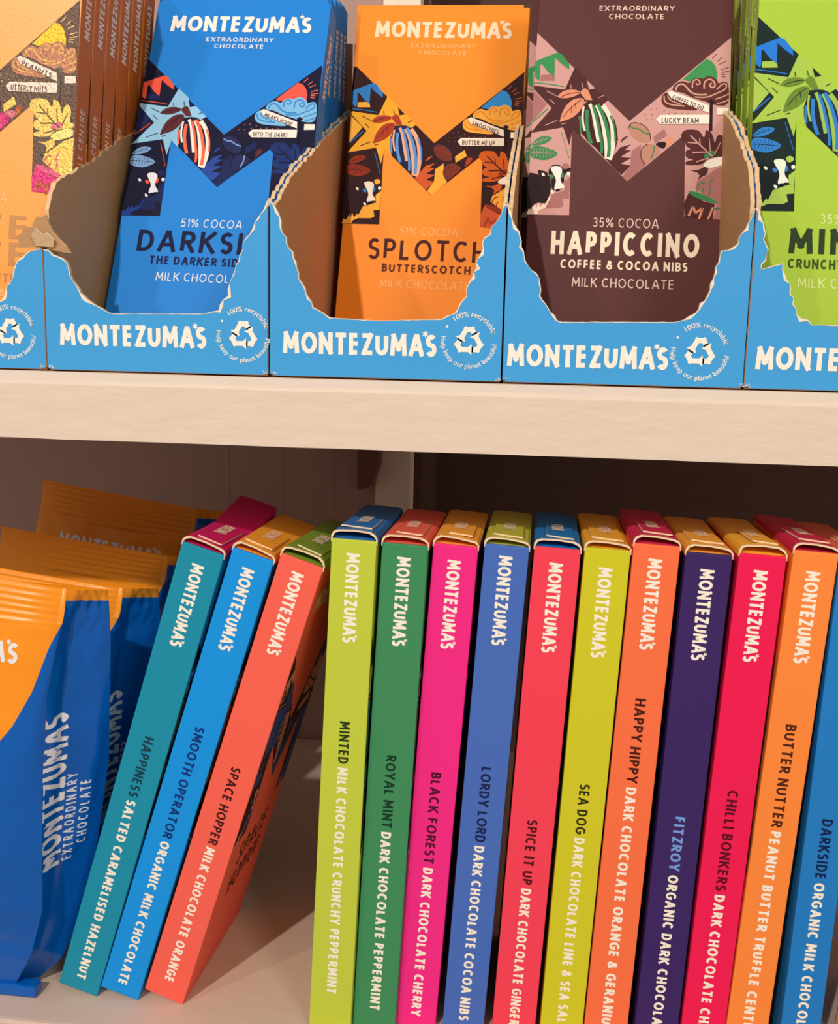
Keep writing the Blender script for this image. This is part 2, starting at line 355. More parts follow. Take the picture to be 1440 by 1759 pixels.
LINES = [   # ink, height, half width, path
 ('flag',0.16,0.18,[(-37.2,114),(-31.5,113.4),(-25.9,112.5)]),
 ('flag',0.16,0.21,[(-37.3,98.3),(-34.5,100.9),(-31.6,103.7)]),
 ('flag',0.16,0.12,[(-25.9,94.6),(-22.4,84.2)]),
 ('st1',0.2,0.63,[(-15.6,105.7),(-14.2,102.8),(-13.4,98.7),(-12.2,93.9),(-11.5,90.7)]),
 ('st1',0.22,0.87,[(-12.8,105.4),(-10.7,101),(-9.5,95.6),(-8.3,89.6),(-7.9,84.3)]),
 ('st1',0.2,0.87,[(-10.6,105.2),(-8.1,101.9),(-6.4,97.2),(-5.7,89.6),(-6.9,83.9)]),
 ('st1',0.2,0.39,[(-17.9,104.7),(-18.2,100.8),(-17.6,97),(-16.9,95.1)]),
 ('st0',0.26,0.66,[(-16.4,103.4),(-16.5,98.6),(-15.6,93.9),(-14.2,90.1)]),
 ('st0',0.26,0.51,[(-14.3,105),(-12.5,99.7),(-11.3,94.6),(-10.1,89.5),(-10.1,86.3)]),
 ('st0',0.26,0.66,[(-12.5,105.7),(-10.1,101),(-8.3,95.6),(-7.2,89.6),(-7.4,85)]),
 ('st0',0.26,0.33,[(-7.5,101.3),(-5.6,96.6),(-5.1,90.9)]),
 ('st0',0.26,0.39,[(-18.9,100.8),(-18.8,97.7),(-18.4,94.2)]),
 ('pod',0.34,0.13,[(-26.6,108.4),(-23.9,109.7),(-19.9,110.2)]),
 ('pod',0.34,0.13,[(-25.5,100.4),(-22.9,104),(-19.1,107.2)]),
 ('pod',0.34,0.12,[(-22.5,102.1),(-22.5,104.6)]),
 ('pod',0.34,0.12,[(-20.8,103.7),(-21.2,105.9)]),
 ('mono',0.24,0.25,[(0.1,97.3),(1.8,96.2),(3.3,96.4),(5.2,94.9),(7.8,94)]),
 ('mono',0.24,0.25,[(9.8,89.9),(9.6,86.8),(8.6,84.6)]),
 ('pod',0.24,0.13,[(-0.4,96.2),(0.1,98.1),(2.1,98.8),(5.4,97.8),(7.8,95.1),(8.3,91.7)]),
 ('pod',0.24,0.13,[(6.8,82.1),(5,84.5),(4.7,86.8),(5.5,89.4),(7.6,90.4)]),
 ('curl',0.22,0.33,[(16.7,111.4),(17.2,113.3),(19,114.1),(20.6,113),(22.2,110.8),(25,109.7),(28.6,109.9)]),
 ('curl',0.22,0.27,[(23,112.4),(22.8,114.6),(24.1,115.9),(25.6,115.3),(25.8,114),(24.6,113.7),(24.2,114.3)]),
 ('curl',0.22,0.30,[(27.4,112.1),(27.2,114.6),(28.9,116.1),(30.9,115.3),(31.6,113.1),(30.3,112.5),(29.2,113.6),(30.2,114.4)]),
 ('curl',0.22,0.27,[(32.1,111.9),(34.1,114.2),(35.8,114.1),(35.4,111.9),(32.5,110.6),(28.7,108.7),(24.1,108.9)]),
 ('curl',0.22,0.24,[(31.7,108.1),(34.4,109),(36.7,110.3)]),
 ('curl',0.22,0.24,[(32.4,106.5),(34.8,106.9),(36.8,108.1)]),
 ('curl',0.22,0.27,[(12.5,109.1),(12.7,106.9),(15.2,105.7),(20.3,105.3)]),
 ('curl',0.22,0.21,[(13.8,109.4),(14.5,107.6),(18.8,106)]),
 ('ray',0.14,0.19,[(29.9,124.1),(31.5,125.9)]),
 ('ray',0.14,0.19,[(31.8,122.9),(33.6,124.6)]),
 ('ray',0.14,0.19,[(32.6,121.8),(34.9,122.9)]),
 ('ray',0.14,0.19,[(33.4,119.7),(36.2,120.6)]),
 ('ray',0.14,0.19,[(33.6,118.6),(36.6,119.1)]),
 ('ray',0.14,0.19,[(33.5,117.9),(35.3,117.9)]),
 ('ray',0.14,0.19,[(33.4,117.2),(35.1,116.8)]),
 ('bg',0.2,0.25,[(31.8,85.9),(26.6,90.5),(23.1,93.9)]),
 ('bg',0.2,0.18,[(26.9,90.5),(26.6,92.8)]),
 ('bg',0.2,0.18,[(30.9,87.6),(30.2,92.8)]),
 ('bg',0.2,0.18,[(32.5,86.9),(34.5,91.4)]),
 ('bg',0.2,0.25,[(30,87.6),(24.2,87.3)]),
 ('bg',0.2,0.21,[(30.4,85.3),(25.8,83.7)]),
 ('bg',0.2,0.21,[(25.8,90.9),(22.2,91.2)]),
 ('mono',0.26,0.18,[(26.7,71.7),(26.6,74),(27.6,75.5),(29.4,75.9)]),
 ('mono',0.26,0.18,[(31.1,70.7),(31.7,73),(30.9,74.8),(32.2,77.5)]),
 ('mono',0.26,0.18,[(28.6,70.6),(28.5,72.5),(29.2,73.7)]),
 ('leaf',0.26,0.43,[(23.9,62.7),(25.4,66.5)]),
 ('leaf',0.26,0.43,[(25.4,66.5),(26.4,63.9)]),
 ('leaf',0.26,0.43,[(26.4,63.9),(29,65.8)]),
 ('leaf',0.26,0.43,[(29,65.8),(27.8,61.6)]),
 ('leaf',0.26,0.36,[(31.2,61.5),(32.8,66.2)]),
 ('mono',0.26,0.25,[(33.2,65.5),(35.3,66.3),(37.5,64.5)]),
 ('bg',0.18,0.10,[(-37.3,89.3),(-33.9,90.7),(-30.7,92)]),
 ('bg',0.18,0.10,[(-37.4,86.3),(-32.9,86.3),(-27.9,85.9)]),
 ('bg',0.18,0.07,[(-35.9,86.3),(-36.7,88.1)]),
 ('bg',0.18,0.07,[(-34.6,86.3),(-35.5,88.1)]),
 ('bg',0.18,0.07,[(-33.4,86.3),(-34.2,88.1)]),
 ('bg',0.18,0.07,[(-32.1,86.4),(-33,88.1)]),
 ('bg',0.18,0.07,[(-30.9,86.4),(-31.7,88.1)]),
 ('bg',0.18,0.07,[(-29.6,86.4),(-30.5,88.2)]),
 ('bg',0.18,0.07,[(-35.9,86.2),(-36.3,84.2)]),
 ('bg',0.18,0.07,[(-34.6,86.2),(-35,84.3)]),
 ('bg',0.18,0.07,[(-33.4,86.2),(-33.8,84.3)]),
 ('bg',0.18,0.07,[(-32.1,86.2),(-32.5,84.3)]),
 ('bg',0.18,0.07,[(-30.9,86.3),(-31.3,84.3)]),
 ('bg',0.18,0.07,[(-29.6,86.3),(-30,84.4)]),
 ('bg',0.18,0.07,[(-36.3,89.9),(-35.9,91.1)]),
 ('bg',0.18,0.07,[(-35.2,90.3),(-34.8,91.5)]),
 ('bg',0.18,0.07,[(-34.1,90.8),(-33.7,91.8)]),
 ('bg',0.18,0.07,[(-33,91.3),(-32.6,92.1)]),
 ('bg',0.18,0.07,[(-31.9,91.8),(-31.5,92.4)]),
 ('bg',0.2,0.15,[(-32.6,110.7),(-28.5,108.7)]),
 ('bg',0.2,0.15,[(-31.1,107.4),(-28.9,105.3)]),
 ('bg',0.2,0.15,[(-32.5,97),(-27.7,99.1)]),
 ('bg',0.2,0.15,[(-23.3,113.2),(-23,111.6)]),
 ('bg',0.2,0.15,[(-19,113.9),(-18.4,111.7)]),
 ('bg',0.2,0.15,[(-12.3,108.2),(-10.5,109.1)]),
 ('bg',0.2,0.15,[(-26,97.6),(-24.2,98.1)]),
 ('ray',0.14,0.12,[(5.6,101.4),(6,101.9)]),
 ('ray',0.14,0.12,[(7.6,103.7),(8.1,104.2)]),
 ('ray',0.14,0.12,[(8,101.5),(8.5,101.9)]),
 ('ray',0.14,0.12,[(6.3,99.9),(6.6,100.3)]),
 ('ray',0.14,0.12,[(8.4,99.9),(8.7,100.2)]),
 ('ray',0.14,0.12,[(10.5,102.1),(11,102.5)]),
 ('ray',0.14,0.12,[(12.5,103.3),(13.1,103.6)]),
 ('ray',0.14,0.12,[(9.8,104),(10.3,104.5)]),
 ('ray',0.14,0.12,[(14.4,102.2),(15,102.5)]),
 ('ray',0.14,0.12,[(16.8,102.4),(17.4,102.7)]),
 ('ray',0.14,0.12,[(19.3,102.3),(19.9,102.6)]),
 ('ray',0.14,0.12,[(21.4,102.3),(22,102.6)]),
]

# ------------------------------------------------------------------ the shelving
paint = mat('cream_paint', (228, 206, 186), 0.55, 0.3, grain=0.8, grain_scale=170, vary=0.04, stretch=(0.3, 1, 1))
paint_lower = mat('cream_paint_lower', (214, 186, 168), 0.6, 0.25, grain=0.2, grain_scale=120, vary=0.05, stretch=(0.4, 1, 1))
wall_shade_tone = mat('mauve_brown_shade_tone', (186, 152, 138), 0.7, 0.2, grain=0.15, grain_scale=60, vary=0.06, stretch=(3, 1, .3))  # shade under the shelf is put into the back boards' colour
recess_shade_tone = mat('dark_brown_shade_tone', (96, 68, 58), 0.7, 0.2, grain=0.15, grain_scale=60, vary=0.12, stretch=(1, 1, 3))  # dark base colour carries the shade of the deep recess
post_lit_tone = mat('post_wood_lit_tone', (255, 238, 214), 0.6, 0.25, grain=0.1, grain_scale=80, vary=0.06, stretch=(6, 6, .6))  # post brightened in its colour to stand in for light falling on it
bracket_wood = mat('brown_bracket_wood', (122, 84, 66), 0.5, 0.3, grain=0.1, grain_scale=90, vary=0.1)

def shelf(name, prof, x0, x1, m, label):
    mb = MB(); n = len(prof); N = 60
    random.seed(4)
    rows = []
    for i in range(N+1):
        x = x0+(x1-x0)*i/N
        rows.append([Vector((x, y+.12*noise.noise((x*.03, j*3.1, 0)), z+.18*noise.noise((x*.04, j*1.7, 5)))) for j, (y, z) in enumerate(prof)])
    vs_ = [p for r in rows for p in r]; fs = []
    for i in range(N):
        for j in range(n):
            k = (j+1) % n
            fs.append((i*n+j, i*n+k, (i+1)*n+k, (i+1)*n+j))
    fs += [tuple(range(n))[::-1], tuple(N*n+j for j in range(n))]
    mb.add(vs_, fs, m)
    o = mb.build(name); b = bmesh.new(); b.from_mesh(o.data); bmesh.ops.recalc_face_normals(b, faces=b.faces[:]); b.to_mesh(o.data); b.free()
    return tag(o, label, 'shelf')
shelf('shelf_board', [(0, -23.6), (0, -4.3), (.3, -3.4), (.9, -2.8), (5, -.15), (8, 0), (296, 0), (296, -23.6)], -420, 420, paint,
      'thick cream painted shelf board carrying the blue display trays')
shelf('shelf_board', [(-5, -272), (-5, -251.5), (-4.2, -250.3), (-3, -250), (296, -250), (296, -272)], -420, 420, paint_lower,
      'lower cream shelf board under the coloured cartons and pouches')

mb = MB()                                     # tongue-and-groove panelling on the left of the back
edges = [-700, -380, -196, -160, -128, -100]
for a, b in zip(edges, edges[1:]): mb.box((a, 299, -330), (b, 310, 320), wall_shade_tone, .8, 2)
mb.box((-700, 303, -330), (-100, 312, 320), wall_shade_tone)
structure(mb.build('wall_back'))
mb = MB(); mb.box((-78, 420, -330), (460, 430, 320), recess_shade_tone)
mb.box((-79, 312, -330), (-74, 430, 320), recess_shade_tone)
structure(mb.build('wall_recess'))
mb = MB(); mb.box((-101, 296.5, -272), (-78.5, 312, 320), post_lit_tone, 1.0)
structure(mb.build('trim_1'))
mb = MB()
fr = frame((-104, 284, 0), (1, 0, 0), (0, 0, 1), (0, -1, 0))
mb.slab([(-6.5, -23.8), (8.5, -23.8), (8.2, -50), (6.5, -66), (3, -76), (-1, -79.5), (-6.5, -80)], fr, 12.3, bracket_wood)
tag(mb.build('shelf_bracket'), 'small brown rounded wooden bracket under the upper shelf beside the post coloured as if lit', 'bracket')

# ------------------------------------------------------------------ blue display trays
BLUE = mat('tray_blue_print', (64, 160, 222), 0.5, 0.3, grain=0.08, grain_scale=700, vary=0.03)
KRAFT = mat('brown_corrugated_board', (196, 150, 106), 0.75, 0.15, grain=0.25, grain_scale=260, vary=0.07, stretch=(1, 1, 5))
RAW = mat('torn_board_edge', (228, 190, 146), 0.85, 0.1, grain=0.5, grain_scale=500, vary=0.2)
PLY = mat('torn_white_liner', (238, 226, 206), 0.8, 0.1)
PRINT = mat('tray_cream_print', (250, 240, 224), 0.5, 0.25)

def densify(pts, step, amp, seed):
    random.seed(seed); out = []
    for a, b in zip(pts, pts[1:]):
        a, b = Vector(a), Vector(b); L = (b-a).length; n = max(1, int(L/step)); d = (b-a)/L; nn = Vector((-d.y, d.x))
        for i in range(n):
            j = random.uniform(-amp, amp) if (abs(d.x) < .96) else random.uniform(-amp, amp)*.12
            out.append(a+d*L*i/n+nn*(j if i or out else 0))
    out.append(Vector(pts[-1])); return out

_small = {}
def curved(text, size, r, a0, top):
    if (text, size) not in _small: _small[(text, size)] = font_glyphs(text, size, .014)
    V, F = _small[(text, size)]
    out = []
    for p in V:
        a = R(a0) - p.x/r if top else R(a0) + p.x/r
        q = r+p.y if top else r-p.y
        out.append(Vector((q*math.cos(a), q*math.sin(a))))
    return out, F
def recycle_mark(mb, fr0, cx, cz, m):
    fr1 = lambda u, v, c=0.0: fr0(u+cx, v+cz, c)
    mb.glyphs(curved('100% recyclable', 2.45, 7.8, 131, True), fr1, .12, m)
    mb.glyphs(curved('Help keep our planet beautiful', 2.45, 9.6, 172, False), fr1, .12, m)
    for a in (18, 150): mb.flat(arc(8.7*math.cos(R(a)), 8.7*math.sin(R(a)), .42, .42, 0, 330, 9), fr1, .12, m)
    T_ = [Vector((5.6*math.cos(R(a)), 5.6*math.sin(R(a))-.4)) for a in (90, 330, 210)]
    for k in range(3):
        A, B, D = T_[k], T_[(k+1) % 3], T_[(k+2) % 3]
        p = [A.lerp(B, .34), A.lerp(B, .8), B.lerp(D, .2), B.lerp(D, .42)]
        mb.glyphs(union(*solid(p, .85)), fr1, .12, m)
        d = (D-B).normalized(); n_ = Vector((-d.y, d.x)); e = B.lerp(D, .40)
        mb.flat([e+n_*1.9, e-n_*1.9, e+d*2.1], fr1, .15, m)

def tray(x, outline, wall_l, wall_r, logo_u, logo_z, rec, label, seed, w=80.4):
    """outline: torn top of the front, (x, z) from the left corner; walls: (y, z) torn tops front to back"""
    t = thing('display_tray', label, 'display tray', (x, 6, .4), 'torn blue display trays on the upper shelf')
    fr = frame((0, 0, 0), (1, 0, 0), (0, 0, 1), (0, -1, 0))
    mb = MB(); TH = 1.7
    top = densify(outline, 1.6, .55, seed)
    mb.slab([(0.2, 0.9), (2.0, 0.3), (w-1.8, .3), (w-.2, .9)] + [tuple(p) for p in top[::-1]], fr, TH, BLUE, KRAFT, RAW)
    random.seed(seed+50)                              # the white liner peeling along the tear
    lo = []
    for i, p in enumerate(top):
        q = top[min(i+1, len(top)-1)]-top[max(0, i-1)]; q.normalize(); nn = Vector((q.y, -q.x))
        if nn.y > 0: nn = -nn
        lo.append(p+nn*(random.uniform(.1, .35) if abs(q.x) > .96 else (random.uniform(.1, .5) if random.random() < .8 else random.uniform(.6, 1.4))))
    for i in range(len(top)-1):
        mb.add([fr(*top[i], .08), fr(*lo[i], .08), fr(*lo[i+1], .08), fr(*top[i+1], .08)], [(0, 1, 2, 3)], PLY)
    if logo_u is not None: mb.glyphs(place(brand(53.4, 7.4, .215), logo_u, logo_z), fr, .12, PRINT)
    recycle_mark(mb, fr, rec[0], rec[1], PRINT)
    for k in range(14):                               # scuffed bottom corners
        cx_ = random.choice((1.2, w-1.4))+random.uniform(-1, 1.2); cz_ = random.uniform(.5, 1.6)
        mb.flat([(cx_, cz_), (cx_+random.uniform(.3, .8), cz_+.1), (cx_+.3, cz_+random.uniform(.2, .6))], fr, .11, PLY)
    mb.build('front_panel', t)
    if seed == 2:                                      # scrap of board still hanging at the torn corner
        m = MB(); f3 = frame((0, -.5, 42.2), (1, .05, 0), (0, -.18, 1), (0, -1, -.18))
        m.slab(densify([(-8, 0), (-8.6, 3.2), (-6.2, 6), (-3, 7.2), (-1, 10), (2.4, 11), (3.6, 6.5), (6.5, 3), (9.8, -1.6), (5, -1.0), (1, .4), (-8, 0)], 1.2, .35, 9)[:-1], f3, 1.3, KRAFT, KRAFT, RAW)
        m.slab([(-2, .5), (4.2, .2), (5.2, 2.6), (3.4, 4.6), (1.2, 4.2), (-.6, 6.2), (-2.8, 4)], frame((0, -1.0, 42.3), (1, 0, 0), (0, -.5, 1), (0, -1, -.5)), .5, RAW, KRAFT, PLY)
        m.build('torn_scrap', t)
    for side, prof in (('l', wall_l), ('r', wall_r)):
        xs = 0.15 if side == 'l' else w-.15
        tp = densify(prof, 2.2, .7, seed+(3 if side == 'l' else 7))
        out = [(TH, 1), (158, 1)] + [tuple(p) for p in tp[::-1]]
        m = MB()
        if side == 'l': f2 = frame((xs+1.4, 0, 0), (0, 1, 0), (0, 0, 1), (1, 0, 0)); m.slab(out, f2, 1.4, KRAFT, BLUE, RAW)
        else: f2 = frame((xs-1.4, 0, 0), (0, 1, 0), (0, 0, 1), (-1, 0, 0)); m.slab(out, f2, 1.4, KRAFT, BLUE, RAW)
        m.build('side_panel', t)
    m = MB(); m.box((.2, 158, 1), (w-.2, 159.6, 150), KRAFT, .2, 1); m.build('back_panel', t)
    m = MB(); m.box((.4, .9, .0), (w-.4, 159, .6), KRAFT, .2, 1); m.build('base_panel', t)
    return t
BX = [-264.6, -174.9, -93.85, -13.15, 66.9]
def rel(pts, k): return [(a-BX[k], b) for a, b in pts]
W2 = [(1.7, 57), (27, 71), (66, 86.5), (114, 105), (158, 120)]
W4 = [(1.7, 60), (9.5, 71.5), (29, 82.5), (48, 93), (100, 112), (158, 124)]
tray(BX[0], [(0, 56), (4, 46), (8, 36), (14, 24), (22, 21)] + rel([(-206, 20.6), (-197, 21), (-191.6, 23.5), (-186.9, 31.7), (-184.4, 38), (-180, 41), (-175.3, 42.3)], 0), W2,
     [(1.7, 42), (6, 52), (12, 66), (36, 75.5), (71, 91), (100, 105), (158, 120)], 5, 8.6, (-188.1-BX[0], 13.2),
     'blue torn-open tray of orange gold-foil bars, cut off at the left edge', 1, 89.4)
tray(BX[1], rel([(-174.7, 41.8), (-169.4, 39.9), (-166.3, 37.0), (-164.4, 31.1), (-160.3, 26.1), (-156.1, 22.2), (-150.9, 20.3), (-117.2, 20.8), (-112.0, 22.1), (-108.8, 27.1), (-107.2, 33.0), (-104.6, 38.9), (-102.6, 44.8), (-98.5, 51.6), (-94.6, 59.0)], 1),
     [(1.7, 43), (3, 58), (11, 67), (36, 76), (71, 91.5), (87, 98), (158, 120)], W2, 5.2, 8.9, (-103.1-BX[1], 14.1),
     'blue torn-open tray holding the bright blue bars', 2)
tray(BX[2], rel([(-93.6, 59.3), (-90.8, 55.5), (-88.3, 46.9), (-85.3, 40.2), (-83.2, 33.4), (-80.2, 26.6), (-77.1, 22.8), (-71.0, 20.3), (-55.9, 19.7), (-33.9, 20.7), (-29.1, 22.8), (-26.3, 28.6), (-23.6, 36.3), (-21.0, 45.8), (-17.3, 52.4), (-13.6, 59.0)], 2),
     W2, W2, 4.8, 8.0, (-24.7-BX[2], 13.9), 'blue torn-open tray holding the orange bars in the middle of the shelf', 3)
tray(BX[3], rel([(-13.0, 59), (-9.5, 49.7), (-6.3, 40.4), (-2.2, 34.7), (-1.0, 29.1), (2.2, 23.4), (6.1, 20.6), (44.3, 21.4), (49.7, 24.4), (53.1, 30.1), (55.0, 37.6), (56.8, 44.1), (61.5, 46.9), (66.4, 57.9)], 3),
     W2, W4, 1.6, 5.6, (52.0-BX[3], 12.0), 'blue torn-open tray holding the dark brown coffee bars', 4, 79.8)
tray(BX[4], rel([(67.1, 57.9), (69.5, 51.6), (71.1, 45.2), (69.5, 38.7), (72.4, 39.7), (76.4, 40.7), (78.7, 34.2), (82.2, 25.0), (87.1, 21.4), (126, 21.0), (131, 24), (136, 36), (140, 47), (146.9, 59)], 4),
     W4, W2, 3.2, 6.6, (64, 12), 'blue torn-open tray of lime green bars, cut off at the right edge', 5)

# ------------------------------------------------------------------ chocolate bars standing in the trays
PW, PH, PT = 74.5, 161.8, 11.5
THEME = {
 'blue': dict(base=(30, 132, 220), bg=(24, 24, 52), star=(150, 204, 236), flag=(240, 92, 66), leaf=(96, 44, 50), pod=(30, 28, 60), st=((240, 110, 80), (250, 236, 220), (240, 110, 80)),
   sun=(244, 92, 78), ray=(240, 110, 90), cloud=(128, 190, 232), curl=(60, 140, 210), post=(18, 20, 44), sign=(250, 236, 222), monst=(30, 50, 110), mono=(130, 170, 220), cow=(20, 22, 50), face=(240, 240, 246),
   bean=(40, 44, 90), spike=(44, 74, 160), hay=(30, 60, 140), pink2=(30, 40, 90), txt=(28, 30, 66), sub=(28, 34, 84), light=(236, 234, 240)),
 'orange': dict(base=(252, 146, 34), bg=(52, 24, 26), star=(246, 172, 48), flag=(48, 128, 196), leaf=(178, 62, 30), pod=(32, 34, 74), st=((96, 150, 214), (246, 176, 140), (90, 140, 206)),
   sun=(52, 140, 208), ray=(190, 90, 40), cloud=(250, 172, 66), curl=(236, 140, 30), post=(36, 18, 20), sign=(252, 232, 208), monst=(214, 96, 30), mono=(150, 50, 24), cow=(44, 20, 24), face=(252, 236, 214),
   bean=(120, 50, 36), spike=(212, 92, 46), hay=(250, 178, 66), pink2=(250, 176, 60), txt=(78, 38, 34), sub=(96, 48, 32), light=(255, 190, 120)),
 'brown': dict(base=(92, 46, 44), bg=(214, 160, 152), star=(84, 44, 44), flag=(62, 148, 86), leaf=(232, 150, 116), pod=(70, 34, 34), st=((60, 140, 90), (252, 236, 214), (60, 140, 90)),
   sun=(66, 150, 86), ray=(140, 92, 88), cloud=(98, 48, 44), curl=(214, 160, 140), post=(44, 24, 26), sign=(252, 238, 222), monst=(88, 44, 42), mono=(66, 140, 86), cow=(44, 26, 28), face=(252, 244, 230),
   bean=(196, 140, 118), spike=(84, 42, 42), hay=(250, 224, 206), pink2=(176, 116, 112), txt=(253, 236, 206), sub=(253, 236, 206), light=(240, 210, 190)),
 'lime': dict(base=(172, 206, 62), bg=(26, 42, 40), star=(172, 204, 82), flag=(40, 126, 220), leaf=(110, 140, 48), pod=(24, 40, 50), st=((50, 130, 210), (160, 196, 90), (60, 140, 220)),
   sun=(44, 130, 214), ray=(120, 160, 70), cloud=(168, 200, 80), curl=(110, 150, 50), post=(16, 28, 28), sign=(240, 244, 214), monst=(40, 90, 90), mono=(50, 130, 210), cow=(20, 30, 32), face=(238, 244, 222),
   bean=(90, 130, 60), spike=(40, 120, 200), hay=(172, 206, 90), pink2=(170, 204, 84), txt=(46, 66, 36), sub=(60, 84, 36), light=(226, 236, 160)),
 'gold': dict(base=(253, 168, 74), bg=(96, 72, 58), star=(240, 150, 50), flag=(214, 60, 120), leaf=(180, 90, 40), pod=(80, 52, 44), st=((220, 120, 60), (240, 190, 120), (220, 120, 60)),
   sun=(250, 186, 40), ray=(232, 180, 120), cloud=(176, 118, 86), curl=(226, 160, 90), post=(90, 80, 66), sign=(240, 206, 186), monst=(236, 192, 96), mono=(210, 90, 120), cow=(206, 110, 120), face=(240, 210, 120),
   bean=(206, 40, 110), spike=(214, 50, 116), hay=(244, 200, 90), pink2=(238, 190, 90), txt=(206, 148, 96), sub=(206, 148, 96), light=(255, 200, 140)),
}
def foil(rgb):
    return mat('foil_%02x%02x%02x' % tuple(rgb), rgb, 0.38, 0.5, metal=0.35, grain=0.9, grain_scale=900, vary=.3)
def flow(pts):
    """round an open path"""
    p = [Vector(q) for q in pts]
    if len(p) < 3: return p
    for _ in range(2): p = [p[0]] + [x for a, b in zip(p, p[1:]) for x in (a.lerp(b, .25), a.lerp(b, .75))] + [p[-1]]
    return p
def design(mb, fr, key, words, sx=1.0, sy=1.0, full=True):
    """the printed front of a bar: the M-shaped picture band and the wording"""
    th = THEME[key]
    f = lambda u, v, c=0.0: fr(u*sx, v*sy, c)
    K = foil if key == 'gold' else ink
    col = lambda c: th['st'][int(c[2])] if c[:2] == 'st' and c[2:].isdigit() else th['face'] if c == 'hand' else th['flag' if key in ('blue', 'orange') else 'mono'] if c == 'eye' else th[c]
    mb.flat(ART, f, .05, K(th['bg']))
    for c, l, n, pts in FILLS: mb.flat(smooth(pts, n) if n else pts, f, l, K(col(c)))
    for c, l, w_, pts in LINES: mb.glyphs(thick(flow(pts), w_), f, l, K(col(c)))
    mb.glyphs(place(lettering(words['sign1'], 1.75, .15, .8, fit=12.5), 15.4, 107.9, rot=-19.5), f, .34, K((84, 60, 60)))
    mb.glyphs(place(lettering(words['sign2'], 2.05, .15, .8, fit=14), 12, 98.6), f, .34, K((84, 60, 60)))
    lw = ink
    T = lambda s, v0, v1, w, wt, c, u0=0.5: mb.glyphs(place(lettering(s, v1-v0, wt, .95, .2, fit=w), u0, v0, .5), f, .12, lw(th[c]))
    mb.glyphs(place(brand(60, 7.4, .21), 0, 147.3, .5), f, .12, ink((250, 240, 228)) if key != 'orange' else ink((255, 226, 190)))
    T('EXTRAORDINARY', 142.6, 144.6, 28.6, .15, 'light'); T('CHOCOLATE', 139.4, 141.4, 21, .15, 'light')
    T(words['cocoa'], 57.6, 61.2, 24.8, .11, 'light')
    if 'name2' in words:
        T(words['name'], 44.5, 53.2, 66, .17, 'txt'); T(words['name2'], 34.5, 43.2, 66, .17, 'txt'); T(words['sub'], 28.3, 31.6, 42, .18, 'sub'); T('MILK CHOCOLATE', 22, 25.6, 38.4, .12, 'light')
    else:
        T(words['name'], 46.6, 55.8, words.get('w', 56), words.get('wt', .2), 'txt')
    if 'name2' not in words: T(words['sub'], 41.2, 44.7, words.get('ws', 48), .2, 'sub')
    if 'name2' not in words: T('MILK CHOCOLATE', 34.2, 37.8, 38.4, .12, 'light')

WORDS = {
 'blue': dict(cocoa='51% COCOA', name='DARKSIDE', sub='THE DARKER SIDE OF', w=58, wt=.17, ws=46, sign1="MILAN'S HOUSE", sign2='INTO THE DARK!'),
 'orange': dict(cocoa='51% COCOA', name='SPLOTCH', sub='BUTTERSCOTCH', w=51, wt=.15, ws=38, sign1='SMOOTHIES', sign2='BUTTER ME UP'),
 'brown': dict(cocoa='35% COCOA', name='HAPPICCINO', sub='COFFEE & COCOA NIBS', w=56, wt=.22, ws=48, sign1='COFFEE TO GO', sign2='LUCKY BEAM'),
 'lime': dict(cocoa='35% COCOA', name='MINTED', sub='CRUNCHY PEPPERMINT', w=46, wt=.2, ws=46, sign1='COOL BEANS', sign2='MINT TO BE'),
 'gold': dict(cocoa='35% COCOA', name='BUTTER', name2='NUTTER', sub='TRUFFLE CENTRE', ws=40, sign1='PEANUTS', sign2='UTTERLY NUTS'),
}
def tilt(alpha, roll): return (Matrix.Rotation(R(-alpha), 3, 'X') @ Matrix.Rotation(R(roll), 3, 'Y')).to_euler()
def bar(key, loc, alpha, roll, label, group):
    t = thing('chocolate_bar', label, 'chocolate bar', loc, group, tilt(alpha, roll))
    th = THEME[key]; mb = MB()
    side = card((214, 112, 48)) if key == 'gold' else card(th['base'])
    mb.box((-PW/2, .25, 0), (PW/2, PT, PH), side, .7, 2)
    rs = frame((PW/2, 0, 0), (0, 0, 1), (0, -1, 0), (1, 0, 0))
    c = ink((250, 226, 200))
    mb.glyphs(place(lettering('TRUFFLE CENTRE' if key == 'gold' else WORDS[key]['name'], 3.4, .14, .9, .2, slant=.0), 62, -7.6), rs, .1, c)
    mb.glyphs(place(brand(30, 4.4), 120, -8), rs, .1, c)
    ls = frame((-PW/2, 0, 0), (0, 0, -1), (0, -1, 0), (-1, 0, 0))
    mb.glyphs(place(brand(30, 4.4), -156, -8), ls, .1, c)
    mb.build('carton', t)
    mb = MB()
    face = mat('foil_card_base', th['base'], .36, .5, grain=.15, grain_scale=900) if key == 'gold' else card(th['base'])
    mb.box((-PW/2+.15, 0, .15), (PW/2-.15, .6, PH-.1), face, .25, 2)
    design(mb, frame((0, 0, 0), (1, 0, 0), (0, 0, 1), (0, -1, 0)), key, WORDS[key])
    mb.build('front_panel', t)
    mb = MB(); mb.box((-PW/2+.5, .7, PH-.6), (PW/2-.5, PT-.4, PH+.25), side, .3, 1); mb.build('top_flap', t)
    return t
def stack(key, specs, labels, group):
    first = None
    for (x, y, z, a, r), lab in zip(specs, labels):
        if first is None: first = bar(key, (x, y, z), a, r, lab, group)
        else: copy_tree(first, (x, y, z), lab, group, tilt(a, r))
G_ = 'chocolate bars in the %s tray'
order = ['second', 'third', 'fourth', 'fifth', 'sixth']
stack('gold', [(-216.4, 25+11.75*k, 4.2, 6, 3.0) for k in range(6)],
      ['orange foil-printed bar facing out at the left edge of the upper shelf'] +
      ['orange-brown edge of the %s bar from the front in the leftmost tray' % o for o in order], G_ % 'leftmost')
